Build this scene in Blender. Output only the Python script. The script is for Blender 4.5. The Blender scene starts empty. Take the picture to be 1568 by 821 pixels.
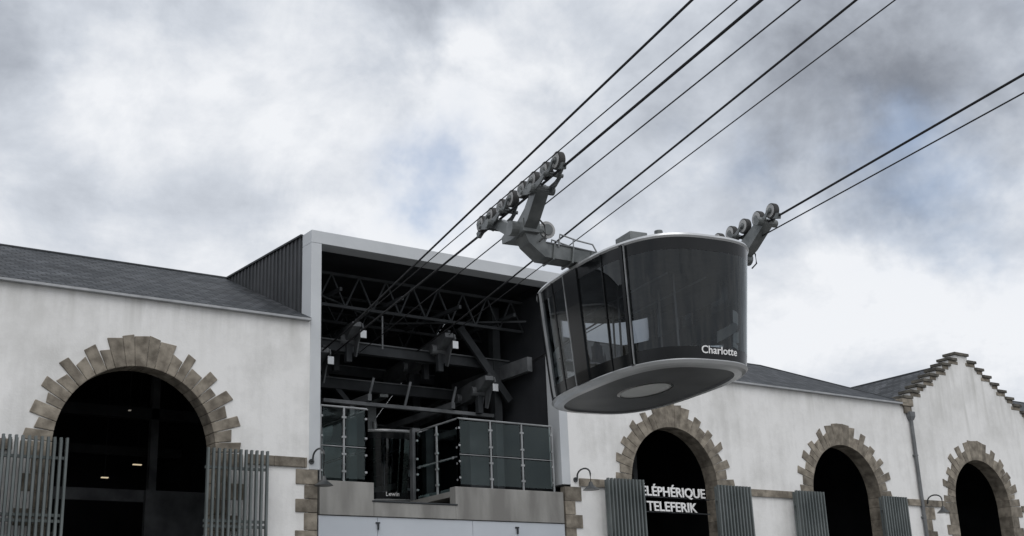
import bpy, math, random
from mathutils import Vector, Matrix
random.seed(7)
S=bpy.context.scene
Y=32.0            # facade plane
COL=bpy.context.collection

# ------------------------------------------------------------ materials
def newmat(name):
    m=bpy.data.materials.new(name); m.use_nodes=True
    nt=m.node_tree
    return m,nt,nt.nodes['Principled BSDF']
def N(nt,t,**k):
    n=nt.nodes.new(t)
    for a,b in k.items(): setattr(n,a,b)
    return n
def noisy(name,c1,c2,scale=2.0,rough=.8,metal=0,detail=6,bump=0.0,bscale=30,stretch=(1,1,1),lo=.35,hi=.65,island=0.0,spec=None):
    m,nt,b=newmat(name)
    tc=N(nt,'ShaderNodeTexCoord'); mp=N(nt,'ShaderNodeMapping'); mp.inputs['Scale'].default_value=stretch
    nt.links.new(tc.outputs['Object'],mp.inputs[0])
    no=N(nt,'ShaderNodeTexNoise'); no.inputs['Scale'].default_value=scale; no.inputs['Detail'].default_value=detail
    nt.links.new(mp.outputs[0],no.inputs['Vector'])
    r=N(nt,'ShaderNodeValToRGB'); r.color_ramp.elements[0].position=lo; r.color_ramp.elements[1].position=hi
    r.color_ramp.elements[0].color=(*c1,1); r.color_ramp.elements[1].color=(*c2,1)
    nt.links.new(no.outputs[0],r.inputs[0])
    out=r.outputs[0]
    if island>0:
        g=N(nt,'ShaderNodeNewGeometry'); mr=N(nt,'ShaderNodeMapRange')
        mr.inputs['To Min'].default_value=1-island; mr.inputs['To Max'].default_value=1+island
        nt.links.new(g.outputs['Random Per Island'],mr.inputs[0])
        hs=N(nt,'ShaderNodeHueSaturation'); nt.links.new(mr.outputs[0],hs.inputs['Value']); nt.links.new(out,hs.inputs['Color'])
        out=hs.outputs[0]
    nt.links.new(out,b.inputs['Base Color'])
    b.inputs['Roughness'].default_value=rough; b.inputs['Metallic'].default_value=metal
    if spec is not None: b.inputs['Specular IOR Level'].default_value=spec
    if bump>0:
        n2=N(nt,'ShaderNodeTexNoise'); n2.inputs['Scale'].default_value=bscale; n2.inputs['Detail'].default_value=5
        nt.links.new(tc.outputs['Object'],n2.inputs['Vector'])
        bp=N(nt,'ShaderNodeBump'); bp.inputs['Strength'].default_value=bump; bp.inputs['Distance'].default_value=.02
        nt.links.new(n2.outputs[0],bp.inputs['Height']); nt.links.new(bp.outputs[0],b.inputs['Normal'])
    return m

def plaster_mat():
    m,nt,b=newmat('white_render_plaster')
    tc=N(nt,'ShaderNodeTexCoord')
    mp=N(nt,'ShaderNodeMapping'); mp.inputs['Scale'].default_value=(1.6,1,.14)
    nt.links.new(tc.outputs['Object'],mp.inputs[0])
    a=N(nt,'ShaderNodeTexNoise'); a.inputs['Scale'].default_value=1.6; a.inputs['Detail'].default_value=7
    nt.links.new(mp.outputs[0],a.inputs['Vector'])
    c=N(nt,'ShaderNodeTexNoise'); c.inputs['Scale'].default_value=.55; c.inputs['Detail'].default_value=9; c.inputs['Roughness'].default_value=.7
    nt.links.new(tc.outputs['Object'],c.inputs['Vector'])
    ah=N(nt,'ShaderNodeMath',operation='MULTIPLY'); ah.inputs[1].default_value=.5; nt.links.new(a.outputs[0],ah.inputs[0])
    ad=N(nt,'ShaderNodeMath',operation='ADD'); nt.links.new(ah.outputs[0],ad.inputs[0]); nt.links.new(c.outputs[0],ad.inputs[1])
    r=N(nt,'ShaderNodeValToRGB'); e=r.color_ramp.elements
    e[0].color=(.62,.615,.60,1); e[1].color=(.80,.795,.785,1)
    nt.links.new(ad.outputs[0],r.inputs[0])
    e[0].position=.52; e[1].position=.82
    r2=N(nt,'ShaderNodeTexNoise'); r2.inputs['Scale'].default_value=7; r2.inputs['Detail'].default_value=6
    nt.links.new(tc.outputs['Object'],r2.inputs['Vector'])
    mx=N(nt,'ShaderNodeMix',data_type='RGBA',blend_type='MULTIPLY'); mx.inputs[0].default_value=.06
    nt.links.new(r.outputs[0],mx.inputs[6]); nt.links.new(r2.outputs[0],mx.inputs[7])
    sp=N(nt,'ShaderNodeSeparateXYZ'); nt.links.new(tc.outputs['Object'],sp.inputs[0])
    mr=N(nt,'ShaderNodeMapRange'); mr.inputs['From Min'].default_value=9.4; mr.inputs['From Max'].default_value=11.3; nt.links.new(sp.outputs[2],mr.inputs[0])
    st=N(nt,'ShaderNodeMapRange'); st.inputs['From Min'].default_value=.48; st.inputs['From Max'].default_value=.70; nt.links.new(a.outputs[0],st.inputs[0])
    gm=N(nt,'ShaderNodeMath',operation='MULTIPLY'); nt.links.new(mr.outputs[0],gm.inputs[0]); nt.links.new(st.outputs[0],gm.inputs[1])
    gm2=N(nt,'ShaderNodeMath',operation='MULTIPLY'); gm2.inputs[1].default_value=.6; nt.links.new(gm.outputs[0],gm2.inputs[0])
    m3=N(nt,'ShaderNodeMix',data_type='RGBA'); nt.links.new(gm2.outputs[0],m3.inputs[0]); nt.links.new(mx.outputs[2],m3.inputs[6]); m3.inputs[7].default_value=(.44,.435,.41,1)
    nt.links.new(m3.outputs[2],b.inputs['Base Color']); b.inputs['Roughness'].default_value=.9
    bn=N(nt,'ShaderNodeTexNoise'); bn.inputs['Scale'].default_value=18; bn.inputs['Detail'].default_value=6
    nt.links.new(tc.outputs['Object'],bn.inputs['Vector'])
    bp=N(nt,'ShaderNodeBump'); bp.inputs['Strength'].default_value=.25; bp.inputs['Distance'].default_value=.02
    nt.links.new(bn.outputs[0],bp.inputs['Height']); nt.links.new(bp.outputs[0],b.inputs['Normal'])
    return m
def slate_mat(swap=False):
    m,nt,b=newmat('slate_roofing')
    tc=N(nt,'ShaderNodeTexCoord'); mp=N(nt,'ShaderNodeMapping')
    if swap: mp.inputs['Rotation'].default_value=(0,0,math.pi/2)
    nt.links.new(tc.outputs['Object'],mp.inputs[0])
    br=N(nt,'ShaderNodeTexBrick'); br.inputs['Scale'].default_value=1; br.inputs['Brick Width'].default_value=.36
    br.inputs['Row Height'].default_value=.26; br.inputs['Mortar Size'].default_value=.022
    br.inputs['Color1'].default_value=(.036,.040,.046,1); br.inputs['Color2'].default_value=(.085,.09,.098,1); br.inputs['Mortar'].default_value=(.012,.014,.016,1)
    nt.links.new(mp.outputs[0],br.inputs['Vector'])
    n=N(nt,'ShaderNodeTexNoise'); n.inputs['Scale'].default_value=1.1; n.inputs['Detail'].default_value=9; n.inputs['Roughness'].default_value=.7
    nt.links.new(tc.outputs['Object'],n.inputs['Vector'])
    mr=N(nt,'ShaderNodeMapRange'); mr.inputs['From Min'].default_value=.3; mr.inputs['From Max'].default_value=.7; mr.inputs['To Min'].default_value=.45; mr.inputs['To Max'].default_value=1.3
    nt.links.new(n.outputs[0],mr.inputs[0])
    hs=N(nt,'ShaderNodeHueSaturation'); nt.links.new(br.outputs[0],hs.inputs['Color']); nt.links.new(mr.outputs[0],hs.inputs['Value'])
    nt.links.new(hs.outputs[0],b.inputs['Base Color']); b.inputs['Roughness'].default_value=.65; b.inputs['Specular IOR Level'].default_value=.18
    bp=N(nt,'ShaderNodeBump'); bp.inputs['Strength'].default_value=.6; bp.inputs['Distance'].default_value=.02
    nt.links.new(br.outputs[0],bp.inputs['Height']); nt.links.new(bp.outputs[0],b.inputs['Normal'])
    return m
def glass_mat(name,tint,refl=(.88,.93,.94),rough=.02,ior=1.5):
    m,nt,b=newmat(name); nt.nodes.remove(b)
    o=nt.nodes['Material Output']
    tr=N(nt,'ShaderNodeBsdfTransparent'); tr.inputs[0].default_value=(*tint,1)
    gl=N(nt,'ShaderNodeBsdfGlossy'); gl.inputs['Roughness'].default_value=rough; gl.inputs[0].default_value=(*refl,1)
    fr=N(nt,'ShaderNodeFresnel'); fr.inputs[0].default_value=ior
    mx=N(nt,'ShaderNodeMixShader')
    nt.links.new(fr.outputs[0],mx.inputs[0]); nt.links.new(tr.outputs[0],mx.inputs[1]); nt.links.new(gl.outputs[0],mx.inputs[2])
    nt.links.new(mx.outputs[0],o.inputs[0]); return m
def emit_mat(name,c,s):
    m,nt,b=newmat(name); b.inputs['Emission Color'].default_value=(*c,1); b.inputs['Emission Strength'].default_value=s; return m

M={}
M['plaster']=plaster_mat()
M['granite']=noisy('granite_stone',(.125,.108,.086),(.265,.235,.192),3.5,.9,bump=.6,bscale=14,island=.25)
M['gcap']=noisy('weathered_cap_stone',(.05,.047,.041),(.13,.12,.10),3,.9,bump=.5,bscale=14,island=.2)
M['slate']=slate_mat(); M['slate2']=slate_mat(True)
M['zinc']=noisy('zinc_flashing',(.30,.31,.32),(.40,.41,.42),3,.5,.3)
M['whitemetal']=noisy('pale_metal_frame',(.47,.49,.51),(.53,.55,.57),.8,.5,.0)
M['clad']=noisy('dark_cladding',(.03,.033,.037),(.05,.053,.058),1,.6)
M['steel']=noisy('painted_steel',(.030,.033,.036),(.052,.056,.061),1.5,.6,spec=.2)
M['steel2']=noisy('lighter_steel',(.20,.21,.215),(.32,.33,.34),1.5,.55)
M['steelin']=noisy('machinery_steel',(.08,.085,.09),(.16,.167,.175),1.5,.6,spec=.25)
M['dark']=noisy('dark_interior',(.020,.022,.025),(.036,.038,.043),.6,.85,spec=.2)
M['concrete']=noisy('concrete',(.18,.175,.165),(.29,.285,.27),1.3,.9,bump=.2,bscale=10,stretch=(1.5,1,.35))
M['gate']=noisy('pale_gate_panel',(.44,.47,.51),(.50,.53,.57),.5,.5)
M['slat']=noisy('grey_slats',(.085,.10,.10),(.135,.152,.152),.9,.55)
M['glass']=glass_mat('railing_glass',(.78,.88,.86),(.80,.95,.93),.03,1.5)
M['cabglass']=glass_mat('tinted_cabin_glass',(.48,.50,.52),(.92,.96,.97),.012,1.5)
M['black']=noisy('black_gloss',(.006,.007,.008),(.011,.012,.013),1,.16,spec=.3)
M['cabsilver']=noisy('silver_trim',(.50,.51,.52),(.62,.63,.64),1.2,.28,.5)
M['cabunder']=noisy('underside_panel',(.07,.073,.077),(.105,.11,.115),1.2,.4)
M['cabin_in']=noisy('cabin_lining',(.70,.75,.73),(.80,.85,.83),1.2,.6)
M['floorwin']=noisy('floor_window',(.66,.67,.66),(.76,.77,.76),1.2,.3)
M['cable']=noisy('wire_rope',(.018,.018,.02),(.035,.035,.037),8,.7,.0,spec=.2)
M['carriage']=noisy('carriage_steel',(.095,.104,.105),(.18,.19,.19),2.5,.36,.25)
M['wheel']=noisy('wheel_rim',(.30,.30,.30),(.42,.42,.41),3,.45,.2)
M['rubber']=noisy('rubber',(.03,.03,.03),(.05,.05,.05),3,.8)
M['lamp']=noisy('lamp_enamel',(.03,.033,.035),(.05,.053,.055),3,.4)
M['letter']=noisy('white_letters',(.78,.78,.78),(.82,.82,.82),3,.5)
M['paving']=noisy('paving',(.15,.148,.14),(.23,.225,.215),.7,.9,bump=.2)
M['pipe']=noisy('downspout_paint',(.09,.095,.10),(.14,.145,.15),2,.5)
M['glow']=emit_mat('lit_luminaire',(1,.82,.55),.6)
M['glowdim']=emit_mat('dim_luminaire',(1,.9,.75),.15)

# ------------------------------------------------------------ mesh builder
class MB:
    def __init__(s): s.v=[];s.f=[];s.m=[];s.mats=[]
    def mi(s,k):
        if k not in s.mats: s.mats.append(k)
        return s.mats.index(k)
    def add(s,vs,fs,k):
        o=len(s.v); s.v+=[tuple(v) for v in vs]; i=s.mi(k)
        for f in fs: s.f.append(tuple(o+a for a in f)); s.m.append(i)
    def box(s,x0,x1,y0,y1,z0,z1,k):
        v=[(x,y,z) for z in (z0,z1) for y in (y0,y1) for x in (x0,x1)]
        s.add(v,[(0,1,3,2),(4,6,7,5),(0,4,5,1),(2,3,7,6),(0,2,6,4),(1,5,7,3)],k)
    def prism(s,poly,y0,y1,k):   # poly in x,z
        n=len(poly)
        v=[(p[0],y0,p[1]) for p in poly]+[(p[0],y1,p[1]) for p in poly]
        s.add(v,[tuple(range(n)),tuple(range(2*n-1,n-1,-1))]+[(i,(i+1)%n,n+(i+1)%n,n+i) for i in range(n)],k)
    def sweep(s,pts,w,h,k,up=Vector((0,0,1))):
        pts=[Vector(p) for p in pts]; n=len(pts)
        if not isinstance(w,(list,tuple)): w=[w]*n
        if not isinstance(h,(list,tuple)): h=[h]*n
        vs=[]
        for i,p in enumerate(pts):
            d=(pts[min(i+1,n-1)]-pts[max(i-1,0)]).normalized()
            a=d.cross(up)
            if a.length<1e-3: a=d.cross(Vector((0,1,0)))
            a.normalize(); b=a.cross(d).normalized()
            for sx,sy in ((-1,-1),(1,-1),(1,1),(-1,1)): vs.append(p+a*sx*w[i]/2+b*sy*h[i]/2)
        fs=[]
        for i in range(n-1):
            for j in range(4): fs.append((i*4+j,i*4+(j+1)%4,i*4+4+(j+1)%4,i*4+4+j))
        fs+=[(0,1,2,3),tuple((n-1)*4+j for j in (3,2,1,0))]
        s.add(vs,fs,k)
    def tube(s,pts,r,k,n=8,rs=None):
        pts=[Vector(p) for p in pts]; m=len(pts); vs=[]
        for i,p in enumerate(pts):
            d=(pts[min(i+1,m-1)]-pts[max(i-1,0)]).normalized()
            a=d.cross(Vector((0,0,1)))
            if a.length<1e-2: a=d.cross(Vector((0,1,0)))
            a.normalize(); b=a.cross(d).normalized(); rr=rs[i] if rs else r
            for j in range(n):
                t=2*math.pi*j/n; vs.append(p+a*math.cos(t)*rr+b*math.sin(t)*rr)
        fs=[(i*n+j,i*n+(j+1)%n,(i+1)*n+(j+1)%n,(i+1)*n+j) for i in range(m-1) for j in range(n)]
        fs+=[tuple(range(n)),tuple((m-1)*n+j for j in range(n-1,-1,-1))]
        s.add(vs,fs,k)
    def obj(s,name,parent=None,bevel=0,smooth=False):
        me=bpy.data.meshes.new(name); me.from_pydata(s.v,[],s.f)
        for k in s.mats: me.materials.append(M[k])
        for p,i in zip(me.polygons,s.m): p.material_index=i; p.use_smooth=smooth
        import bmesh
        bm=bmesh.new(); bm.from_mesh(me); bmesh.ops.recalc_face_normals(bm,faces=bm.faces); bm.to_mesh(me); bm.free()
        o=bpy.data.objects.new(name,me); COL.objects.link(o)
        if parent: o.parent=parent
        if bevel:
            b=o.modifiers.new('b','BEVEL'); b.width=bevel; b.segments=2; b.limit_method='ANGLE'; b.angle_limit=.6
        if smooth:
            try: me.set_sharp_from_angle(angle=math.radians(40))
            except Exception: pass
        return o
def empty(name):
    o=bpy.data.objects.new(name,None); COL.objects.link(o); return o

# ------------------------------------------------------------ ground
g=MB(); g.add([(-600,-600,0),(600,-600,0),(600,600,0),(-600,600,0)],[(0,1,2,3)],'paving'); g.obj('ground')

# ------------------------------------------------------------ arches + walls
def wall(mb,x0,x1,topf,breaks,arches,k='plaster'):
    xs={x0,x1}
    for b in breaks: xs.add(b)
    NA=28
    for (cx,zs,r) in arches:
        R=r+.12
        for i in range(NA+1): xs.add(cx-R*math.cos(math.pi*i/NA))
    xs=sorted(x for x in xs if x0-1e-6<=x<=x1+1e-6)
    def bot(x):
        for (cx,zs,r) in arches:
            R=r+.12
            if abs(x-cx)<=R+1e-6: return zs+math.sqrt(max(0,R*R-(x-cx)**2)),True
        return 0,False
    for a,b in zip(xs,xs[1:]):
        if b-a<1e-5: continue
        mid=(a+b)/2; t=topf(mid)
        inn=bot(mid)[1]
        za,zb=(bot(a)[0],bot(b)[0]) if inn else (0,0)
        mb.add([(a,Y,za),(b,Y,zb),(b,Y,t),(a,Y,t)],[(0,1,2,3)],k)
def arch_stones(mb,cx,zs,r,seed):
    rnd=random.Random(seed); NS=25; mid=NS//2
    edges=[math.pi*i/NS for i in range(NS+1)]
    for i in range(1,NS):
        edges[i]+=rnd.uniform(-.016,.016)-(.004 if i%2==mid%2 else -.004)*(1 if abs(i-mid)>1 else 0)
    for i in range(NS):
        t0=edges[i]; t1=edges[i+1]
        lng=(i%2==mid%2)
        if abs(i-mid)<=1: ro=r+.84+rnd.uniform(-.015,.02)
        elif abs(i-mid)==2: ro=r+.81
        elif not lng: ro=r+.49+rnd.uniform(-.03,.05)
        else: ro=r+.80+rnd.uniform(-.14,.06)
        gp=.003/r; t0+=gp; t1-=gp
        dx=rnd.uniform(-.012,.012)
        def P(t,q): return (cx+q*math.cos(t),zs+q*math.sin(t))
        m_=(t0+t1)/2; sk=rnd.uniform(-.04,.04)
        w=.0 if not lng or abs(i-mid)<=2 else (t1-t0)*.10
        poly=[P(t0,r),P(m_,r),P(t1,r),P(t1-w,ro+sk),P(t0+w,ro-sk)]
        mb.prism(poly,Y-.035+dx*.5,Y+.6,'granite')
    z=zs; i=0
    while z>0.05:
        h=rnd.uniform(.34,.48); z0=max(0,z-h)
        for sd in (-1,1):
            w=(.78 if (i%2==0) else .46)+rnd.uniform(-.08,.08)
            xa=cx+sd*r; xb=cx+sd*(r+w)
            mb.box(min(xa,xb),max(xa,xb),Y-.034+rnd.uniform(-.005,.005),Y+.6,z0+.004,z-.004,'granite')
        z=z0; i+=1
def string_course(mb,x0,x1,z0,z1,seed):
    rnd=random.Random(seed); x=x0
    while x<x1-.01:
        w=min(rnd.uniform(.7,1.3),x1-x)
        mb.box(x+.003,x+w-.003,Y-.07-rnd.uniform(0,.006),Y+.1,z0,z1,'granite'); x+=w
def quoins(mb,xa,xb,side,ztop,seed):
    rnd=random.Random(seed); z=ztop; i=0
    while z>0:
        h=rnd.uniform(.38,.5); w=(xb-xa)*(1 if i%2==0 else .6)
        a,b=(xb-w,xb) if side>0 else (xa,xa+w)
        mb.box(a,b,Y-.03-rnd.uniform(0,.01),Y+.2,max(0,z-h)+.006,z-.006,'granite'); z-=h;i+=1

RY=38.5; BK=45.0
# left wing
LW=empty('workshop_building')
ze=11.36; zr=14.42
A1=(10.72,7.29,2.16); A0=(1.92,7.29,2.16); Am=(-6.9,7.29,2.16)
w=MB(); wall(w,-16,15.68,lambda x:ze,[],[A1,A0,Am])
w.add([(-16,Y,0),(-16,BK,0),(-16,BK,ze),(-16,RY,zr),(-16,Y,ze)],[(0,1,2,3,4)],'plaster')
w.add([(-16,BK,0),(15.68,BK,0),(15.68,BK,ze),(-16,BK,ze)],[(0,1,2,3)],'plaster')
w.obj('front_wall',LW)
r_=MB(); r_.add([(-16.2,Y-.16,ze+.02),(15.66,Y-.16,ze+.02),(15.66,RY,zr),(-16.2,RY,zr)],[(0,1,2,3)],'slate')
r_.add([(-16.2,RY,zr),(15.66,RY,zr),(15.66,BK+.16,ze+.02),(-16.2,BK+.16,ze+.02)],[(0,1,2,3)],'slate'); r_.obj('slate_roof',LW)
z_=MB(); z_.box(-16.2,15.64,Y-.17,Y-.003,ze-.05,ze+.012,'zinc'); z_.tube([(-16.2,RY,zr),(15.66,RY,zr)],.06,'steel'); z_.obj('eaves_flashing',LW)
a_=MB()
for k,A in enumerate((A1,A0,Am)): arch_stones(a_,*A,k+3)
string_course(a_,13.75,15.6,7.02,7.3,4); string_course(a_,4.9,7.6,7.02,7.3,5)
quoins(a_,15.28,15.95,1,6.98,9)
a_.obj('stone_dressings',LW,bevel=.018)
i_=MB()
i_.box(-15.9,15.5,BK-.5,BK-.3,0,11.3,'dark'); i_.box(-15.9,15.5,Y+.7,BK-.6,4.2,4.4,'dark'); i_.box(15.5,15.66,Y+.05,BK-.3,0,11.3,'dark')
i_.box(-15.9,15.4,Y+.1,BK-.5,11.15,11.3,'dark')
for x in (9.1,13.5,5.5,1): i_.box(x-.12,x+.12,38.6,38.84,4.4,11,'steelin')
i_.box(6,15.3,38.5,38.6,6.75,7.12,'steelin'); i_.box(6,15.3,38.6,38.9,9.4,9.75,'steel')
i_.box(6,15.3,41,41.2,8.6,8.9,'steel')
i_.box(13.2,15.3,38.3,38.5,4.4,7.1,'steelin')
i_.obj('interior_structure',LW)
for nm,p,s_,k in (('ceiling_lamp_a',(13.45,40,8.15),.28,'glow'),('ceiling_lamp_b',(12.42,40,7.68),.22,'glow'),('ceiling_lamp_c',(12.45,38,9.5),.07,'glowdim')):
    l=MB()
    l.box(p[0]-s_/2,p[0]+s_/2,p[1]-.05,p[1]+.05,p[2]-.014,p[2]+.014,k); l.tube([(p[0],p[1],p[2]+.03),(p[0],p[1],11.1)],.012,'steel',5); l.obj(nm,LW)

# right wing with stepped gable
RW=empty('workshop_building')
ze2=11.14; zr2=14.0; XG0,XG1=42.84,51.6; XC=(XG0+XG1)/2; XE=78
A2=(29.66,7.2,2.0);A3=(38.6,7.2,1.95);A4=(47.25,7.15,1.9);A5=(56.1,7.2,2.0);A6=(64.9,7.2,2.0)
ns=8; fl=.45; sw=((XG1-XG0)/2-fl)/ns; sh=(13.66-ze2-.25)/ns
def top(x):
    if XG0<=x<=XG1:
        d=abs(x-XC)
        if d<=fl: return ze2+.25+sh*ns
        i=int((d-fl)/sw); return ze2+.25+sh*(ns-1-i)
    return ze2
br=[XG0,XG1,XC-fl,XC+fl]+[XC+s*(fl+sw*i) for i in range(1,ns) for s in (-1,1)]
w=MB(); wall(w,25.05,XE,top,br,[A2,A3,A4,A5,A6])
w.add([(XE,Y,0),(XE,BK,0),(XE,BK,ze2),(XE,RY,zr2),(XE,Y,ze2)],[(0,1,2,3,4)],'plaster')
w.add([(25.05,BK,0),(XE,BK,0),(XE,BK,ze2),(25.05,BK,ze2)],[(0,1,2,3)],'plaster')
w.obj('front_wall',RW)
gb=MB()
rnd=random.Random(3)
for i in range(-ns,ns+1):
    if i==0: xa,xb=XC-fl,XC+fl; zt=ze2+.25+sh*ns
    else:
        s=1 if i>0 else -1; k=abs(i)-1
        p,q=XC+s*(fl+sw*k),XC+s*(fl+sw*(k+1)); xa,xb=min(p,q),max(p,q); zt=ze2+.25+sh*(ns-1-k)
    gb.box(xa+.001,xb-.001,Y+.004,Y+.5,ze2-.6,zt-.004,'plaster')
    gb.box(xa-.06,xb+.06,Y-.09-rnd.uniform(0,.01),Y+.56,zt,zt+.12,'gcap')
    if i!=0:
        ln=sw*(1.35 if i%2 else .85)
        o0=xa if i<0 else xb-ln
        gb.box(o0+.004,o0+ln-.004,Y-.022,Y+.003,zt-sh+.13,zt-.006,'granite')
for x in (XG0,XG1):
    gb.box(x-.28,x+.42,Y-.14,Y+.5,ze2-.1,ze2+.2,'granite'); gb.box(x-.12,x+.32,Y-.10,Y+.003,ze2-.4,ze2-.104,'granite')
gb.obj('stepped_gable',RW,bevel=.012)
r_=MB()
XH=41.5
r_.add([(25.05,Y-.16,ze2+.02),(XG0-.05,Y-.16,ze2+.02),(XH,RY,zr2),(25.05,RY,zr2)],[(0,1,2,3)],'slate')
r_.add([(25.05,RY,zr2),(XH,RY,zr2),(XG0-.05,BK+.1,ze2+.02),(25.05,BK+.1,ze2+.02)],[(0,1,2,3)],'slate')
r_.add([(XG0-.05,Y-.16,ze2+.02),(XG0-.05,BK+.1,ze2+.02),(XH,RY,zr2)],[(0,1,2)],'slate2')
zg=13.42
r_.add([(XG0,Y+.5,ze2),(XG0,BK,ze2),(XC,BK,zg),(XC,Y+.5,zg)],[(0,1,2,3)],'slate2')
r_.add([(XG1,Y+.5,ze2),(XG1,BK,ze2),(XC,BK,zg),(XC,Y+.5,zg)],[(0,1,2,3)],'slate2')
r_.add([(XG1+.05,Y-.16,ze2+.02),(XE,Y-.16,ze2+.02),(XE,RY,zr2),(XG1+1.3,RY,zr2)],[(0,1,2,3)],'slate')
r_.add([(XG1+1.3,RY,zr2),(XE,RY,zr2),(XE,BK+.1,ze2+.02),(XG1+.05,BK+.1,ze2+.02)],[(0,1,2,3)],'slate')
r_.add([(XG1+.05,Y-.16,ze2+.02),(XG1+.05,BK+.1,ze2+.02),(XG1+1.3,RY,zr2)],[(0,1,2)],'slate2')
r_.obj('slate_roof',RW)
z_=MB(); z_.box(25.07,XG0-.3,Y-.17,Y-.003,ze2-.05,ze2+.012,'zinc'); z_.box(XG1+.45,XE,Y-.17,Y-.003,ze2-.05,ze2+.012,'zinc')
z_.tube([(25.05,RY,zr2),(XH,RY,zr2),(XG0-.05,Y-.1,ze2+.04)],.05,'steel'); z_.tube([(XC,Y+.5,zg),(XC,BK,zg)],.05,'steel')
z_.tube([(XG1+1.3,RY,zr2),(XE,RY,zr2)],.05,'steel')
z_.obj('roof_flashing',RW)
a_=MB()
for k,A in enumerate((A2,A3,A4,A5,A6)): arch_stones(a_,*A,k+13)
for a,b in ((25.4,26.9),(32.4,35.9),(41.3,44.6),(50,53.4),(58.8,62.2)): string_course(a_,a,b,6.95,7.2,int(a))
quoins(a_,24.78,25.45,-1,6.92,19)
quoins(a_,XG0+.35,XG0+1.0,-1,6.92,20)
a_.obj('stone_dressings',RW,bevel=.018)
i_=MB()
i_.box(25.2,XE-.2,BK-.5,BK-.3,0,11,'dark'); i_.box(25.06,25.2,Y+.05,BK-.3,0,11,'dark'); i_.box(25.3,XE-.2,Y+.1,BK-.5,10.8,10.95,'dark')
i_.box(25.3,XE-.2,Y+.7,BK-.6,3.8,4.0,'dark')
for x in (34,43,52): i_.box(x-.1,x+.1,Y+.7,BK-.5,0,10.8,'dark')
for c in (A2,A3,A4):
    i_.box(c[0]-2.4,c[0]+2.4,Y+3.2,Y+3.3,5.2,5.4,'steelin'); i_.box(c[0]+.9,c[0]+1.1,Y+3.2,Y+3.4,0,9,'steelin')
    i_.box(c[0]-2.4,c[0]+2.4,Y+5.2,Y+5.4,8.0,8.3,'steelin')
i_.obj('interior_structure',RW)

# ------------------------------------------------------------ station box
ST=empty('cable_car_station')
XL,XR=15.68,25.05; zt0,zt1=14.18,14.42
b=MB()
b.box(XL,XL+.34,Y-.02,Y+.6,6.98,13.78,'whitemetal')
b.box(XR-.34,XR,Y-.02,Y+.6,6.98,13.78,'whitemetal')
b.box(XL,XR,Y-.024,Y+.6,13.782,zt0,'whitemetal')
b.obj('portal_frame',ST,bevel=.012)
b=MB()
for x in (XL+.01,XR-.01):
    b.add([(x,Y+.6,10.9),(x,RY+.4,10.9),(x,BK,10.9),(x,BK,11.38),(x,RY+.4,zt1-.02),(x,Y+.6,zt0-.01)],[(0,1,2,3,4,5)],'clad')
b.add([(XL,Y+.6,zt0),(XR,Y+.6,zt0),(XR,RY+.4,zt1),(XL,RY+.4,zt1)],[(0,1,2,3)],'clad')
b.add([(XL,RY+.4,zt1),(XR,RY+.4,zt1),(XR,BK,11.4),(XL,BK,11.4)],[(0,1,2,3)],'clad')
b.add([(XL,BK,0),(XR,BK,0),(XR,BK,11.4),(XL,BK,11.4)],[(0,1,2,3)],'clad')
n=22
for i in range(n):
    yy=Y+.7+i*(RY+.2-Y-.7)/n; zz=zt0+(zt1-zt0)*(yy-Y-.6)/(RY-Y)-.03
    for x in (XL-.03,XR-.01): b.box(x,x+.04,yy,yy+.05,10.95,zz,'clad')
b.sweep([(XL-.02,Y+.6,zt0),(XL-.02,RY+.4,zt1)],.08,.06,'steel')
b.obj('side_cladding',ST)
b=MB()
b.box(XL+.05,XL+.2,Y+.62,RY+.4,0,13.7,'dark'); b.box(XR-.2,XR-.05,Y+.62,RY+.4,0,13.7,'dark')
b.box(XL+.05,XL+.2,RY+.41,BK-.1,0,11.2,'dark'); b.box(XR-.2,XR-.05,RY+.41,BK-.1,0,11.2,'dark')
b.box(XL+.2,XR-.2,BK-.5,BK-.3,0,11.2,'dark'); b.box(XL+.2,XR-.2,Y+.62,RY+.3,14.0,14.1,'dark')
b.box(XL+.2,17.7,Y+.32,BK-.6,6.45,6.62,'concrete'); b.box(20.65,XR-.2,Y+.32,Y+3.3,6.45,6.62,'concrete'); b.box(17.71,20.64,Y+.32,BK-.6,5.9,6.05,'concrete'); b.box(20.65,XR-.2,Y+3.31,BK-.6,5.9,6.05,'concrete')
b.obj('interior_shell',ST)
b=MB()
b.box(XL+.34,17.76,Y-.03,Y+.3,5.73,6.70,'concrete'); b.box(17.765,20.575,Y-.035,Y+.3,5.73,6.14,'concrete'); b.box(20.58,XR-.34,Y-.03,Y+.3,5.73,6.72,'concrete')
b.box(17.70,20.64,Y-.06,Y+.3,6.145,6.19,'steel')
b.obj('concrete_parapet',ST,bevel=.012)
b=MB()
xs=[16.0,17.9,21.2,24.74]
for a,c in zip(xs,xs[1:]): b.box(a+.008,c-.008,Y+.01,Y+.08,0,5.71,'gate')
for x in (17.9,22.85): b.tube([(x,Y-.03,5.35),(x,Y-.03,5.55)],.03,'steel'); b.box(x-.07,x+.07,Y-.02,Y+.012,5.53,5.57,'steel')
b.obj('gate_panels',ST)
def truss(mb,x0,x1,y,z0,z1,n,t=.08,k='steel'):
    mb.sweep([(x0,y,z0),(x1,y,z0)],t,t,k); mb.sweep([(x0,y,z1),(x1,y,z1)],t,t,'steel')
    d=(x1-x0)/n
    for i in range(n):
        a=x0+i*d
        mb.sweep([(a,y,z0),(a+d/2,y,z1)],t*.6,t*.6,'steel'); mb.sweep([(a+d/2,y,z1),(a+d,y,z0)],t*.6,t*.6,'steel')
b=MB()
truss(b,XL+.2,XR-.2,34.0,12.55,13.6,9,.09,'steel')
truss(b,XL+.2,XR-.2,36.6,12.8,13.7,9,.09)
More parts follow.
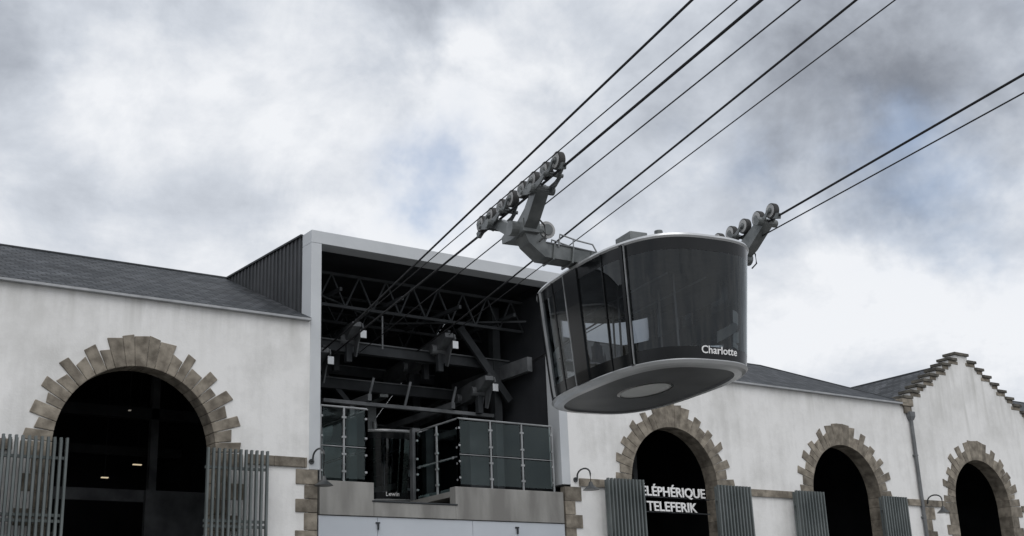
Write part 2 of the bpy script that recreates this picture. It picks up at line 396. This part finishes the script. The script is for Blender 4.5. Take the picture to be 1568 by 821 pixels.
truss(b,XL+.2,XR-.2,38.8,12.8,13.8,9,.09)
for x in (17.2,19.4,21.6,23.8):
    b.sweep([(x,33.0,12.8),(x,39,12.9)],.09,.12,'steel')
b.sweep([(16.2,33.3,12.72),(20.5,36,12.8)],.06,.06,'steel'); b.sweep([(24.5,33.3,12.72),(20.5,36,12.8)],.06,.06,'steel')
for x,y,zt in ((16.6,35,13.6),(18.6,37.5,13.6),(24.3,35,13.6),(16.8,40,13.0),(24,40,13.0),(22.0,43.5,11.4)):
    b.box(x-.15,x+.15,y-.15,y+.15,6.1,zt,'steel')
for y,z in ((35,11.5),(36.8,10.7),(40,12),(40,9.9),(43,10.5)):
    b.box(XL+.25,XR-.25,y-.12,y+.12,z-.16,z+.16,'steel'); b.box(XL+.25,XR-.25,y-.2,y+.2,z+.16,z+.2,'steelin')
b.sweep([(22.6,34.6,12.6),(24.6,34.6,10.2)],.12,.26,'steel')
b.sweep([(17,36.8,12.6),(19.8,36.8,9.8)],.12,.16,'steel')
b.sweep([(16.2,33.2,11.0),(16.2,38,11.0)],.3,.5,'steelin')
b.sweep([(24.5,33.2,11.2),(24.5,38,11.2)],.2,.5,'steelin')
b.obj('steelwork',ST)
U=Vector((-.165,-.986,0)).normalized(); T=Vector((U.y*-1,U.x,0))   # T = (.986,-.165)
b=MB()
def saddle(p,L,depth=.6,w=.3):
    p=Vector(p); q=[p+Vector((0,0,-.05)),p-U*.5+Vector((0,0,-.14)),p-U*1.3+Vector((0,0,-.24)),p-U*L+Vector((0,0,-.32))]
    b.sweep(q,w,[.16,.38,depth,depth],'steelin')
    b.sweep([p+T*0+Vector((0,0,.08)),p-U*L+Vector((0,0,.08))],.1,.08,'steel')
    b.sweep([p+U*.05+T*.18+Vector((0,0,-.1)),p-U*.5+T*.18+Vector((0,0,-.35)),p-U*.7+T*.18+Vector((0,0,-.95))],.05,[.2,.5,.2],'steelin')
    for s in (.9,2.2,3.6):
        if s<L:
            c=p-U*s
            b.box(c.x-.1,c.x+.1,c.y-.1,c.y+.1,c.z-1.1,c.z-.3,'steel')
            b.tube([c+T*.3+Vector((0,0,-.35)),c-T*.3+Vector((0,0,-.35))],.17,'steelin',12)
    b.box(p.x+.1,p.x+.32,p.y-.05,p.y,p.z-.50,p.z-.24,'cabsilver')
for p,L in (((21.6,33.7,12.05),6),((23.3,33.9,10.8),6),((18.3,34,12.1),6),((17.3,34.3,11.2),6)): saddle(p,L)
for (x,y,z) in ((17.0,36.2,9.0),(23.8,36.8,8.9)):
    b.tube([(x-.2,y,z),(x+.2,y,z)],.4,'steelin',18); b.tube([(x-.24,y,z),(x+.24,y,z)],.12,'steel',10); b.sweep([(x,y,z),(x,y+.1,z-2.8)],.14,.14,'steel')
b.box(16.2,17.4,36.2,36.9,6.6,8.6,'steelin'); b.box(23.5,24.6,35.5,36.5,6.6,9.6,'steel')
b.sweep([(18.2,34.2,6.05),(18.2,34.2,9.4)],.16,.16,'steelin'); b.sweep([(18.2,34.2,9.3),(18.2,38,9.3)],.16,.2,'steelin')
b.box(20.75,21.05,34.75,34.95,6.62,9.0,'steelin'); b.box(21.15,21.35,34.75,34.95,6.62,9.0,'steelin')
for x in (19.2,22.4):
    b.sweep([(x,34.8,9.9),(x,41,9.9)],.14,.22,'steelin')
b.sweep([(17.6,35.0,9.7),(24.4,35.0,9.7)],.16,.12,'steelin')
for x in (19.2,20.6,22.4,23.6): b.sweep([(x,35.0,9.7),(x+.25,35.0,10.6)],.06,.08,'steelin')
b.tube([(19.0,33.6,12.3),(19.0,33.6,11.2)],.03,'steelin',6)
b.obj('rope_saddles_and_machinery',ST,bevel=.01)

# ------------------------------------------------------------ glass railing
GR=empty('glass_railing')
b=MB(); gl=MB()
def rail_run(p,q,n,z0,z1,k='steel2'):
    p=Vector(p);q=Vector(q)
    for i in range(n+1):
        c=p.lerp(q,i/n)
        b.sweep([(c.x,c.y,z0),(c.x,c.y,z1)],.05,.05,k)
        if i<n:
            d=p.lerp(q,(i+1)/n); e=(d-c).normalized()*.07
            u,v=c+e,d-e
            for (za,zb) in ((z0+.1,z0+.98),(z0+1.06,z1-.06)):
                gl.add([(u.x,u.y,za),(v.x,v.y,za),(v.x,v.y,zb),(u.x,u.y,zb)],[(0,1,2,3)],'glass')
            for s in (c+e*.5,d-e*.5):
                for zz in (z0+.3,z0+.8,z0+1.3,z1-.3): b.box(s.x-.035,s.x+.035,s.y-.03,s.y+.03,zz-.03,zz+.03,k)
    b.tube([(p.x,p.y,z1),(q.x,q.y,z1)],.03,k,8); b.tube([(p.x,p.y,z0+1.02),(q.x,q.y,z0+1.02)],.014,k,6)
rail_run((16.08,Y+.1,0),(17.6,Y+.1,0),2,6.70,8.88)
rail_run((17.6,Y+.1,0),(17.6,Y+3.0,0),2,6.65,8.85,'steelin')
rail_run((20.8,Y+.1,0),(24.45,Y+.1,0),3,6.72,8.86)
rail_run((20.8,Y+.1,0),(20.8,Y+2.6,0),2,6.65,8.85)
rail_run((20.8,Y+2.6,0),(22.2,Y+2.6,0),1,6.65,8.85)
b.obj('posts_and_handrail',GR); gl.obj('glass_panes',GR)

# ------------------------------------------------------------ slatted shutters
def shutter(x0,x1,z1):
    e=empty('slatted_shutter'); b=MB()
    w=x1-x0
    n=max(6,int(w/.15))
    for i in range(n+1):
        x=x0+w*i/n; b.box(x-.028,x+.028,Y-.52,Y-.42,.5,z1+.0,'slat')
        if i<n: b.box(x+w/n*.5-.022,x+w/n*.5+.022,Y-.30,Y-.22,.5,z1-.03,'slat')
    for z in (1.0,3.2,5.28,5.42,z1-.5): b.box(x0-.02,x1+.02,Y-.415,Y-.31,z-.035,z+.035,'slat')
    for x in (x0+.1,x1-.1):
        for z in (1.6,5.0): b.box(x-.04,x+.04,Y-.305,Y-.0,z-.05,z+.05,'slat')
    b.obj('slats',e)
for x0,x1,z in ((5.9,8.80,7.33),(12.5,14.2,7.33),(26.25,27.75,7.20),(31.22,32.78,7.20),(35.2,36.65,7.18),(40.1,41.5,7.18),(-2.6,-.9,7.33),(3.9,5.5,7.33)):
    shutter(x0,x1,z)

# ------------------------------------------------------------ text helpers
def text_mesh(body,size,off=0.0,ext=.01):
    c=bpy.data.curves.new('t','FONT'); c.body=body; c.size=size; c.offset=off; c.extrude=ext; c.resolution_u=3
    o=bpy.data.objects.new('t',c); COL.objects.link(o)
    bpy.context.view_layer.update()
    dg=bpy.context.evaluated_depsgraph_get(); me=bpy.data.meshes.new_from_object(o.evaluated_get(dg))
    bpy.data.objects.remove(o); return me
SG=empty('station_name_sign')
def sign_line(body,x0,x1,z,h,nm):
    me=text_mesh(body,1.0,.016,.02)
    xs_=[v.co.x for v in me.vertices]
    a,bx=min(xs_),max(xs_); sx=(x1-x0)/(bx-a); sz=h/.72
    for v in me.vertices: v.co=Vector((x0+(v.co.x-a)*sx, Y+.35+v.co.z, z+v.co.y*sz))
    me.materials.clear(); me.materials.append(M['letter'])
    o=bpy.data.objects.new(nm,me); COL.objects.link(o); o.parent=SG
sign_line('TÉLÉPHÉRIQUE',28.06,31.36,6.83,.33,'text_upper')
sign_line('TELEFERIK',28.58,30.92,6.32,.33,'text_lower')
b=MB()
for z in (6.82,6.31): b.box(27.7,31.6,Y+.39,Y+.42,z-.04,z-.005,'steel')
b.obj('sign_support_bar',SG)

# ------------------------------------------------------------ wall lamps, downspout
def wall_lamp(x,zb,zs,out=.8):
    e=empty('wall_lamp'); b=MB(); pts=[(x,Y-.02,zb),(x,Y-.12,zb+.02)]
    for i in range(9):
        t=math.pi*i/8; pts.append((x,Y-.12-(out-.12)/2*(1-math.cos(t)),zb+.1+.2*math.sin(t)))
    pts.append((x,Y-out,zs+.2))
    b.tube(pts,.028,'lamp',8); b.tube([(x,Y-.001,zb),(x,Y-.05,zb)],.08,'lamp',12)
    b.tube([(x,Y-out,zs+.26),(x,Y-out,zs+.16),(x,Y-out,zs+.09),(x,Y-out,zs)],.1,'lamp',20,rs=[.05,.08,.16,.27]); b.obj('gooseneck_and_shade',e,smooth=True)
wall_lamp(15.75,7.2,6.42); wall_lamp(25.25,7.15,6.72); wall_lamp(43.35,7.05,6.6)
b=MB(); x=43.02
b.tube([(x,Y-.1,0),(x,Y-.1,10.5)],.075,'pipe',12)
for z in (1.5,4,6.5,9): b.box(x-.1,x+.1,Y-.14,Y,z-.03,z+.03,'pipe')
b.sweep([(x,Y-.1,10.45),(x,Y-.1,10.6),(x,Y-.1,10.8)],[.16,.3,.32],[.16,.24,.24],'pipe'); b.obj('downspout')

# ------------------------------------------------------------ ropes
D=32.0
def P(x,y,z): return Vector((x*D,y*D,z*D+1.6))
cL=P(.4805,.6560,.3040)
cR=P(.7070,.6650,.3190)
ropes=[
 ([P(.527,1,.300),P(.4302,.4218,.335)],.025),
 ([P(.530,1,.302),P(.4275,.3877,.3173)],.013),
 ([P(.538,1,.297),cL,P(.4338,.3773,.314)],.028),
 ([P(.5757,1,.309),P(.4727,.3843,.3292)],.015),
 ([P(.6428,1,.317),P(.5425,.4009,.358)],.025),
 ([P(.666,1,.327),P(.5639,.39,.359)],.014),
 ([P(.763,1,.305),cR,P(.658,.3729,.328)],.028),
 ([P(.763,1,.303),P(.7055,.656,.311),P(.658,.375,.3165)],.017)]
for pts,r in ropes:
    a,c=pts[-2],pts[-1]; d=c-a
    far=c+d*(95/d.length)
    st=pts[0]; d0=(pts[1]-pts[0]); back=st-d0.normalized()*4; back.z=st.z-.12
    b=MB(); b.tube([back]+pts+[c+d*(30/d.length)+Vector((0,0,.25)),far+Vector((0,0,3))],r,'cable',8); b.obj('suspension_cable',smooth=True)

# ------------------------------------------------------------ cable car
NE=2.9
def sup(th,a,b):
    c,s=math.cos(th),math.sin(th)
    return a*math.copysign(abs(c)**(2/NE),c), b*math.copysign(abs(s)**(2/NE),s)
def cabin(C,name,sc=1.0,carriage=True):
    root=empty('cable_car'); C=Vector(C)   # C: plan centre
    def W(u,t,z): return C+U*(u*sc)+T*(t*sc)+Vector((0,0,z*sc))
    n=96; UZ=.13
    prof=[(UZ,2.66,1.46),(.16,2.74,1.54),(.22,2.79,1.58),(.245,2.77,1.56),(.50,2.80,1.59),(1.3,2.88,1.65),(2.0,2.95,1.71),(2.54,3.00,1.75),(2.80,3.03,1.77),(2.84,3.06,1.80),(2.89,3.04,1.78),(2.93,2.90,1.68),(2.97,2.4,1.3),(2.99,1.2,.6)]
    def ring(z,a,b_): return [W(*sup(2*math.pi*i/n,a,b_),z) for i in range(n)]
    def ab(z):
        for p,q in zip(prof,prof[1:]):
            if p[0]<=z<=q[0]:
                f=(z-p[0])/(q[0]-p[0]); return p[1]+(q[1]-p[1])*f,p[2]+(q[2]-p[2])*f
    b=MB(); gl=MB()
    def band(mb,i,j,k):
        r0=ring(*prof[i]); r1=ring(*prof[j]); mb.add(r0+r1,[(q,(q+1)%n,n+(q+1)%n,n+q) for q in range(n)],k)
    for i in (0,1,2): band(b,i,i+1,'cabsilver')
    band(b,3,4,'black')
    for i in (4,5,6): band(gl,i,i+1,'cabglass')
    band(b,7,8,'black')
    for i in (8,9,10,11,12): band(b,i,i+1,'cabsilver')
    b.add(ring(*prof[-1]),[tuple(range(n))],'cabsilver')
    def ann(z0,a0,b0,z1,a1,b1,k): 
        b.add(ring(z0,a0,b0)+ring(z1,a1,b1),[(q,(q+1)%n,n+(q+1)%n,n+q) for q in range(n)],k)
    ann(UZ,2.66,1.46,UZ-.01,2.50,1.32,'cabsilver'); ann(UZ-.01,2.50,1.32,UZ+.03,2.48,1.30,'cabunder')
    def ell(z,a,b_): return [W(a*math.cos(2*math.pi*i/n),b_*math.sin(2*math.pi*i/n),z) for i in range(n)]
    b.add(ring(UZ+.03,2.48,1.30)+ell(UZ+.03,.86,.50),[(q,(q+1)%n,n+(q+1)%n,n+q) for q in range(n)],'cabunder')
    b.add(ell(UZ+.028,.88,.52)+ell(UZ+.015,.82,.46),[(q,(q+1)%n,n+(q+1)%n,n+q) for q in range(n)],'black')
    b.add(ell(UZ+.035,.86,.5),[tuple(range(n))],'floorwin')
    b.obj('shell',root,smooth=True); gl.obj('tinted_glazing',root,smooth=True)
    m=MB()
    def mull(th,wd,k='black',pro=.02,z0=.245,z1=2.80):
        vs=[];zs=[z0,.50,1.3,2.0,2.54,z1]
        for z in zs:
            a,b_=ab(z); 
            for dth,off in ((-wd,pro),(wd,pro),(wd,-.06),(-wd,-.06)):
                u,t=sup(math.radians(th+dth),a+off,b_+off); vs.append(W(u,t,z))
        fs=[(i*4+j,i*4+(j+1)%4,i*4+4+(j+1)%4,i*4+4+j) for i in range(len(zs)-1) for j in range(4)]
        fs+=[(0,1,2,3),tuple(len(vs)-4+j for j in range(4))]; m.add(vs,fs,k)
    for s in (-1,1):
        mull(s*58,1.0,'black',.07); mull(s*56.0,.22,'steel2',.06)
        mull(s*73,.3); mull(s*90,1.9,'black',.03); mull(s*92.4,.15,'steel2',.03); mull(s*118,1.0,'black',.06); mull(s*116.2,.18,'steel2',.05)
        mull(s*101,.5)
    m.obj('mullions_and_door_frames',root,smooth=False)
    t_=MB()
    t_.add(ring(.34,2.66,1.48),[tuple(range(n))],'dark'); t_.add(ring(2.66,2.90,1.68),[tuple(range(n))],'steelin')
    def inner(th0,th1,z0,z1,k,ins=.18):
        q=[]
        K=24
        for i in range(K+1):
            th=math.radians(th0+(th1-th0)*i/K)
            for z in (z0,z1):
                a,b_=ab(z); u,t=sup(th,a-ins,b_-ins); q.append(W(u,t,z))
        t_.add(q,[(2*i,2*i+2,2*i+3,2*i+1) for i in range(K)],k)
    for th0,th1 in ((20,78),(100,175),(185,250)):
        inner(th0,th1,1.16,1.42,'cabin_in'); inner(th0,th1,.62,.72,'cabin_in'); inner(th0,th1,.34,.62,'steelin',.3)
    inner(78,102,2.2,2.66,'steelin',.1); inner(70,150,1.42,1.9,'dark',.12); inner(30,70,1.9,2.66,'steelin',.12)
    for u,tt in ((1.2,.2),(-1.2,0),(0,.55),(0,-.55)): t_.tube([W(u,tt,.34),W(u,tt,2.6)],.025,'steel2',8)
    t_.tube([W(-2,.5,2.3),W(2,.5,2.3)],.02,'steel2',6); t_.tube([W(-2,-.5,2.3),W(2,-.5,2.3)],.02,'steel2',6)
    t_.obj('interior_fittings',root)
    me=text_mesh(name,.225,.003,.004)
    a,b_=ab(.40)
    tab=[];s_=0;pu=None
    for i in range(1200):
        th=math.radians(-60+140*i/1199); u,t=sup(th,a+.012,b_+.012)
        if pu: s_+=math.hypot(u-pu[0],t-pu[1])
        pu=(u,t); tab.append((s_,u,t))
    s0=min(tab,key=lambda q:abs(q[2]+.33))[0]
    for v in me.vertices:
        sx=s0+v.co.x*1.05; q=min(tab,key=lambda w_:abs(w_[0]-sx)); dz=.36+v.co.y; aa,bb=ab(dz)
        v.co=W(q[1]+(aa-a)*(q[1]/a)+v.co.z,q[2]+(bb-b_)*(q[2]/b_),dz)
    me.materials.clear(); me.materials.append(M['letter'])
    o=bpy.data.objects.new('name_lettering',me); COL.objects.link(o); o.parent=root
    r=MB()
    r.sweep([W(-1.3,0,3.05),W(1.3,0,3.05)],.7*sc,.18*sc,'carriage'); 
    r.sweep([W(.9,-.85,3.14),W(1.55,-.85,3.14)],.45*sc,.44*sc,'carriage')
    r.sweep([W(-.6,.2,3.15),W(.3,.2,3.15)],.45*sc,.25*sc,'carriage')
    r.tube([W(1.5,-.3,3.0),W(1.5,-.3,3.46)],.10*sc,'carriage',10)
    r.obj('roof_equipment',root,bevel=.02)
    if not carriage:
        r=MB(); r.sweep([W(0,0,3.1),W(0,0,4.6)],.4,.3,'carriage'); r.sweep([W(-1.8,0,4.6),W(1.8,0,4.6)],.3,.3,'carriage'); r.obj('hanger',root); return
    return root,W
CAB=(18.50,20.72,7.15)
root,W=cabin(CAB,'Charlotte')
def bogie(pc,zslope,nw,L,name):
    b=MB(); Ud=(U+Vector((0,0,zslope))).normalized(); up=Vector((0,0,1)); pc=Vector(pc)
    sp=L/(nw-1); r=.20
    pos=[pc+Ud*((i-(nw-1)/2)*sp) for i in range(nw)]
    for p in pos:
        c=p+up*(r+.03)
        b.tube([c-T*.075,c-T*.06,c+T*.06,c+T*.075],r,'rubber',22,rs=[r-.02,r,r,r-.02])
        b.tube([c-T*.085,c-T*.076],r*.84,'wheel',22); b.tube([c+T*.076,c+T*.085],r*.84,'wheel',22)
        b.tube([c-T*.12,c+T*.12],.055,'carriage',10); b.tube([c-T*.095,c-T*.0851],r*.42,'carriage',14)
    def rocker(c0,c1,drop,w,o=0,k='carriage'):
        c0=Vector(c0);c1=Vector(c1); mid=(c0+c1)/2-up*drop
        for s in (-1,1):
            oo=T*s*(.14+o); b.sweep([c0+oo,c0.lerp(mid,.45)+oo-up*.03,mid+oo,c1.lerp(mid,.45)+oo-up*.03,c1+oo],.035,[w*.7,w,w*1.3,w,w*.7],k)
        b.tube([mid-T*.24,mid+T*.24],w*.45,k,12); return mid
    lvl=[p+up*(r+.03) for p in pos]
    l2=[rocker(lvl[i],lvl[i+1],.20,.10) for i in range(0,nw-1,2)]
    if len(l2)==4: l3=[rocker(l2[0],l2[1],.12,.13,.05),rocker(l2[2],l2[3],.12,.13,.05)]
    else: l3=[l2[0],l2[-1]]
    for e,s in ((pos[0],-1),(pos[-1],1)): b.sweep([e+up*.1,e+Ud*s*.25+up*.02],.1,.14,'carriage')
    b.obj('running_gear_'+name,root,bevel=.006,smooth=True)
    return pos,l3,Ud,up
posL,l3L,UdL,up=bogie(cL,.026,8,3.9,'left')
posR,l3R,UdR,up=bogie(cR,.01,6,2.9,'right')
def arms(cen,l3,sgn,piv_dz,roofpt,nm):
    b=MB(); piv=cen+up*piv_dz+T*(sgn*-.12)
    for q,wd in ((l3[0],.22),(l3[1],.28)):
        m_=q.lerp(piv,.55)-up*.06
        b.sweep([q+up*.04,m_,piv],.30,[wd,wd*1.25,wd*1.5],'carriage')
        b.tube([q-T*.3,q+T*.3],.10,'carriage',12)
    b.sweep([piv-U*.75-up*.04,piv-U*.3,piv+U*.35],.42,[.16,.34,.3],'carriage')
    b.tube([piv-T*.38,piv+T*.38],.17,'carriage',16)
    dr=T*sgn*-1
    a=piv; rp=Vector(roofpt)
    p1=a+dr*.12-up*.26; p2=a+dr*.38-up*.5
    p4=rp; p3=p2.lerp(p4,.42)
    p35=p2.lerp(p4,.78)-up*.03
    b.sweep([a,p1,p2,p3,p35,p4],[.5,.48,.46,.44,.5,.7],[.34,.36,.34,.32,.34,.3],'carriage')
    b.sweep([p2+up*.18,p3+up*.17,p35+up*.17],.5,.03,'steelin')
    # bolted flanges and stiffener ribs on the arm
    for f in (.15,.5,.85):
        c=p2.lerp(p35,f); b.sweep([c-dr*.02-up*.01,c+dr*.02-up*.015],.54,.38,'carriage')
    dc=a+dr*.5+up*.02
    b.tube([dc-U*.24,dc+U*.1],.17,'carriage',18); b.tube([dc+U*.1,dc+U*.14],.20,'wheel',18); b.tube([dc+U*.141,dc+U*.17],.13,'carriage',18); b.tube([dc-U*.28,dc-U*.24],.20,'wheel',18)
    h=.36
    rail=[p2+dr*.35+up*.12+U*.2,p2+dr*.4+up*(h+.06)+U*.2,p3+up*h+U*.2+dr*.1,p3.lerp(p35,.8)+up*(h-.0)+U*.2,p35+up*.15+U*.2]
    b.tube(rail,.02,'steel2',8)
    rail=[p-U*.4 for p in rail]; b.tube(rail,.02,'steel2',8)
    b.tube([p3+U*.2+up*.1,p3+U*.2+up*h],.015,'steel2',6)
    for s in (-.25,.3):
        c=piv+U*s; b.tube([c+T*.2+up*.2,c+T*.35+up*.05,c+T*.36-up*.2,c+T*.2-up*.35],.02,'rubber',6)
    b.obj(nm,root,bevel=.012)
arms(cL,l3L,-1,-.60,W(0,-.75,3.08),'hanger_arm_left')
arms(cR,l3R,1,-.55,W(0,.75,3.08),'hanger_arm_right')
cabin((21.1,38.3,6.62),'Lewin',.86,False)

# ------------------------------------------------------------ camera
cam=bpy.data.cameras.new('camera'); co=bpy.data.objects.new('camera',cam); COL.objects.link(co)
R=Vector((.8178,-.5742,-.0380)); Dn=Vector((.1438,.2679,-.9526)); F=Vector((.5572,.7735,.3017))
F.normalize(); R=(R-F*R.dot(F)).normalized(); Dn=F.cross(R)
mt=Matrix(((R.x,-Dn.x,-F.x,0),(R.y,-Dn.y,-F.y,0),(R.z,-Dn.z,-F.z,1.6),(0,0,0,1)))
co.matrix_world=mt
cam.sensor_width=36; cam.lens=43.58; cam.clip_end=3000; cam.clip_start=.1
S.camera=co

# ------------------------------------------------------------ sun + sky
SUN_E=math.radians(50); SR=math.radians(-150)
sd=Vector((math.sin(SR)*math.cos(SUN_E),math.cos(SR)*math.cos(SUN_E),math.sin(SUN_E)))
sl=bpy.data.lights.new('sun','SUN'); sl.energy=1.15; sl.angle=math.radians(50); sl.color=(1,.985,.965)
so=bpy.data.objects.new('sun',sl); COL.objects.link(so); so.rotation_euler=sd.to_track_quat('Z','Y').to_euler()
wd=bpy.data.worlds.new('World'); S.world=wd; wd.use_nodes=True; nt=wd.node_tree; nt.nodes.clear()
L=nt.links.new
def Mth(op,a=None,b=None,clamp=False):
    n=nt.nodes.new('ShaderNodeMath'); n.operation=op; n.use_clamp=clamp
    for i,q in enumerate((a,b)):
        if q is None: continue
        if isinstance(q,(int,float)): n.inputs[i].default_value=q
        else: L(q,n.inputs[i])
    return n.outputs[0]
tc=nt.nodes.new('ShaderNodeTexCoord'); dirv=tc.outputs['Generated']
sky=nt.nodes.new('ShaderNodeTexSky'); sky.sky_type='NISHITA'; sky.sun_disc=False; sky.sun_elevation=SUN_E; sky.sun_rotation=SR
sky.air_density=1; sky.dust_density=1.5
bg1=nt.nodes.new('ShaderNodeBackground'); L(sky.outputs[0],bg1.inputs[0]); bg1.inputs[1].default_value=.15
sep=nt.nodes.new('ShaderNodeSeparateXYZ'); L(dirv,sep.inputs[0])
den=Mth('ADD',Mth('MAXIMUM',sep.outputs[2],0.0),.22)
cmb=nt.nodes.new('ShaderNodeCombineXYZ'); L(Mth('DIVIDE',sep.outputs[0],den),cmb.inputs[0]); L(Mth('DIVIDE',sep.outputs[1],den),cmb.inputs[1])
def noise(vec,sc,det,ro,off=(0,0,0),dist=0):
    mp=nt.nodes.new('ShaderNodeMapping'); mp.inputs['Location'].default_value=off; L(vec,mp.inputs[0])
    n=nt.nodes.new('ShaderNodeTexNoise'); n.inputs['Scale'].default_value=sc; n.inputs['Detail'].default_value=det; n.inputs['Roughness'].default_value=ro; n.inputs['Distortion'].default_value=dist
    L(mp.outputs[0],n.inputs['Vector']); return n
wn=noise(dirv,4.5,6,.6,(3,1,2))
sub=nt.nodes.new('ShaderNodeVectorMath'); sub.operation='SUBTRACT'; L(wn.outputs['Color'],sub.inputs[0]); sub.inputs[1].default_value=(.5,.5,.5)
scl=nt.nodes.new('ShaderNodeVectorMath'); scl.operation='SCALE'; L(sub.outputs[0],scl.inputs[0]); scl.inputs[3].default_value=.38
addv=nt.nodes.new('ShaderNodeVectorMath'); addv.operation='ADD'; L(dirv,addv.inputs[0]); L(scl.outputs[0],addv.inputs[1])
nrm=nt.nodes.new('ShaderNodeVectorMath'); nrm.operation='NORMALIZE'; L(addv.outputs[0],nrm.inputs[0])
def blob(v,rad,wt):
    v=Vector(v).normalized(); d=nt.nodes.new('ShaderNodeVectorMath'); d.operation='DOT_PRODUCT'; L(nrm.outputs[0],d.inputs[0]); d.inputs[1].default_value=v
    k=1/(1-math.cos(math.radians(rad)))
    return Mth('MULTIPLY',Mth('EXPONENT',Mth('MULTIPLY',Mth('SUBTRACT',d.outputs['Value'],1.0),k)),wt)
f1=noise(cmb.outputs[0],1.5,9,.56,(1.7,.4,0),.25).outputs[0]
f2=noise(cmb.outputs[0],3.8,9,.58,(5,2,0),.3).outputs[0]
f4=noise(dirv,9.0,10,.62,(2,7,1),.35).outputs[0]
val=Mth('ADD',.82,Mth('MULTIPLY',Mth('SUBTRACT',f1,.5),.65)); val=Mth('ADD',val,Mth('MULTIPLY',Mth('SUBTRACT',f2,.5),.60)); val=Mth('ADD',val,Mth('MULTIPLY',Mth('SUBTRACT',f4,.5),.65))
for v,rad,wt in (((1499,1040,855),6.5,-.50),((412,1785,970),4.5,-.32),((900,1435,985),4,-.36),((840,1532,810),6,.12),((1011,1390,858),3.5,.20),
                 ((1372,1181,728),4.5,-.18),((936,1524,640),4.5,.25),((1560,1112,559),7,.28),((504,1830,640),4.0,-.06),((578,1738,765),4,.10),((1650,1000,900),5,-.10),
                 ((-.3,-.85,.5),50,.2)):
    val=Mth('ADD',val,blob(v,rad,wt))
rp=nt.nodes.new('ShaderNodeValToRGB'); e=rp.color_ramp.elements
e[0].position=.05; e[0].color=(.15,.165,.195,1); e[1].position=1; e[1].color=(.88,.90,.935,1)
for p_,c_ in ((.3,(.26,.282,.325)),(.55,(.44,.475,.535)),(.78,(.63,.67,.735))):
    q=e.new(p_); q.color=(*c_,1)
L(val,rp.inputs[0])
bg2=nt.nodes.new('ShaderNodeBackground'); L(rp.outputs[0],bg2.inputs[0]); bg2.inputs[1].default_value=1.0
f3=noise(cmb.outputs[0],3.2,6,.55,(9,3,0)).outputs[0]
bm=Mth('ADD',blob((925,1513,702),2.4,1.0),blob((1569,1044,714),3.0,.8)); bm=Mth('ADD',bm,blob((1370,1230,660),2.0,.5))
bm=Mth('MULTIPLY',bm,Mth('MULTIPLY',Mth('SUBTRACT',f3,.28),2.6),True)
bm=Mth('MULTIPLY',bm,.65)
mx=nt.nodes.new('ShaderNodeMixShader'); L(bm,mx.inputs[0]); L(bg2.outputs[0],mx.inputs[1]); L(bg1.outputs[0],mx.inputs[2])
wo=nt.nodes.new('ShaderNodeOutputWorld'); L(mx.outputs[0],wo.inputs[0])
S.view_settings.view_transform='Standard'; S.view_settings.look='None'; S.view_settings.exposure=0
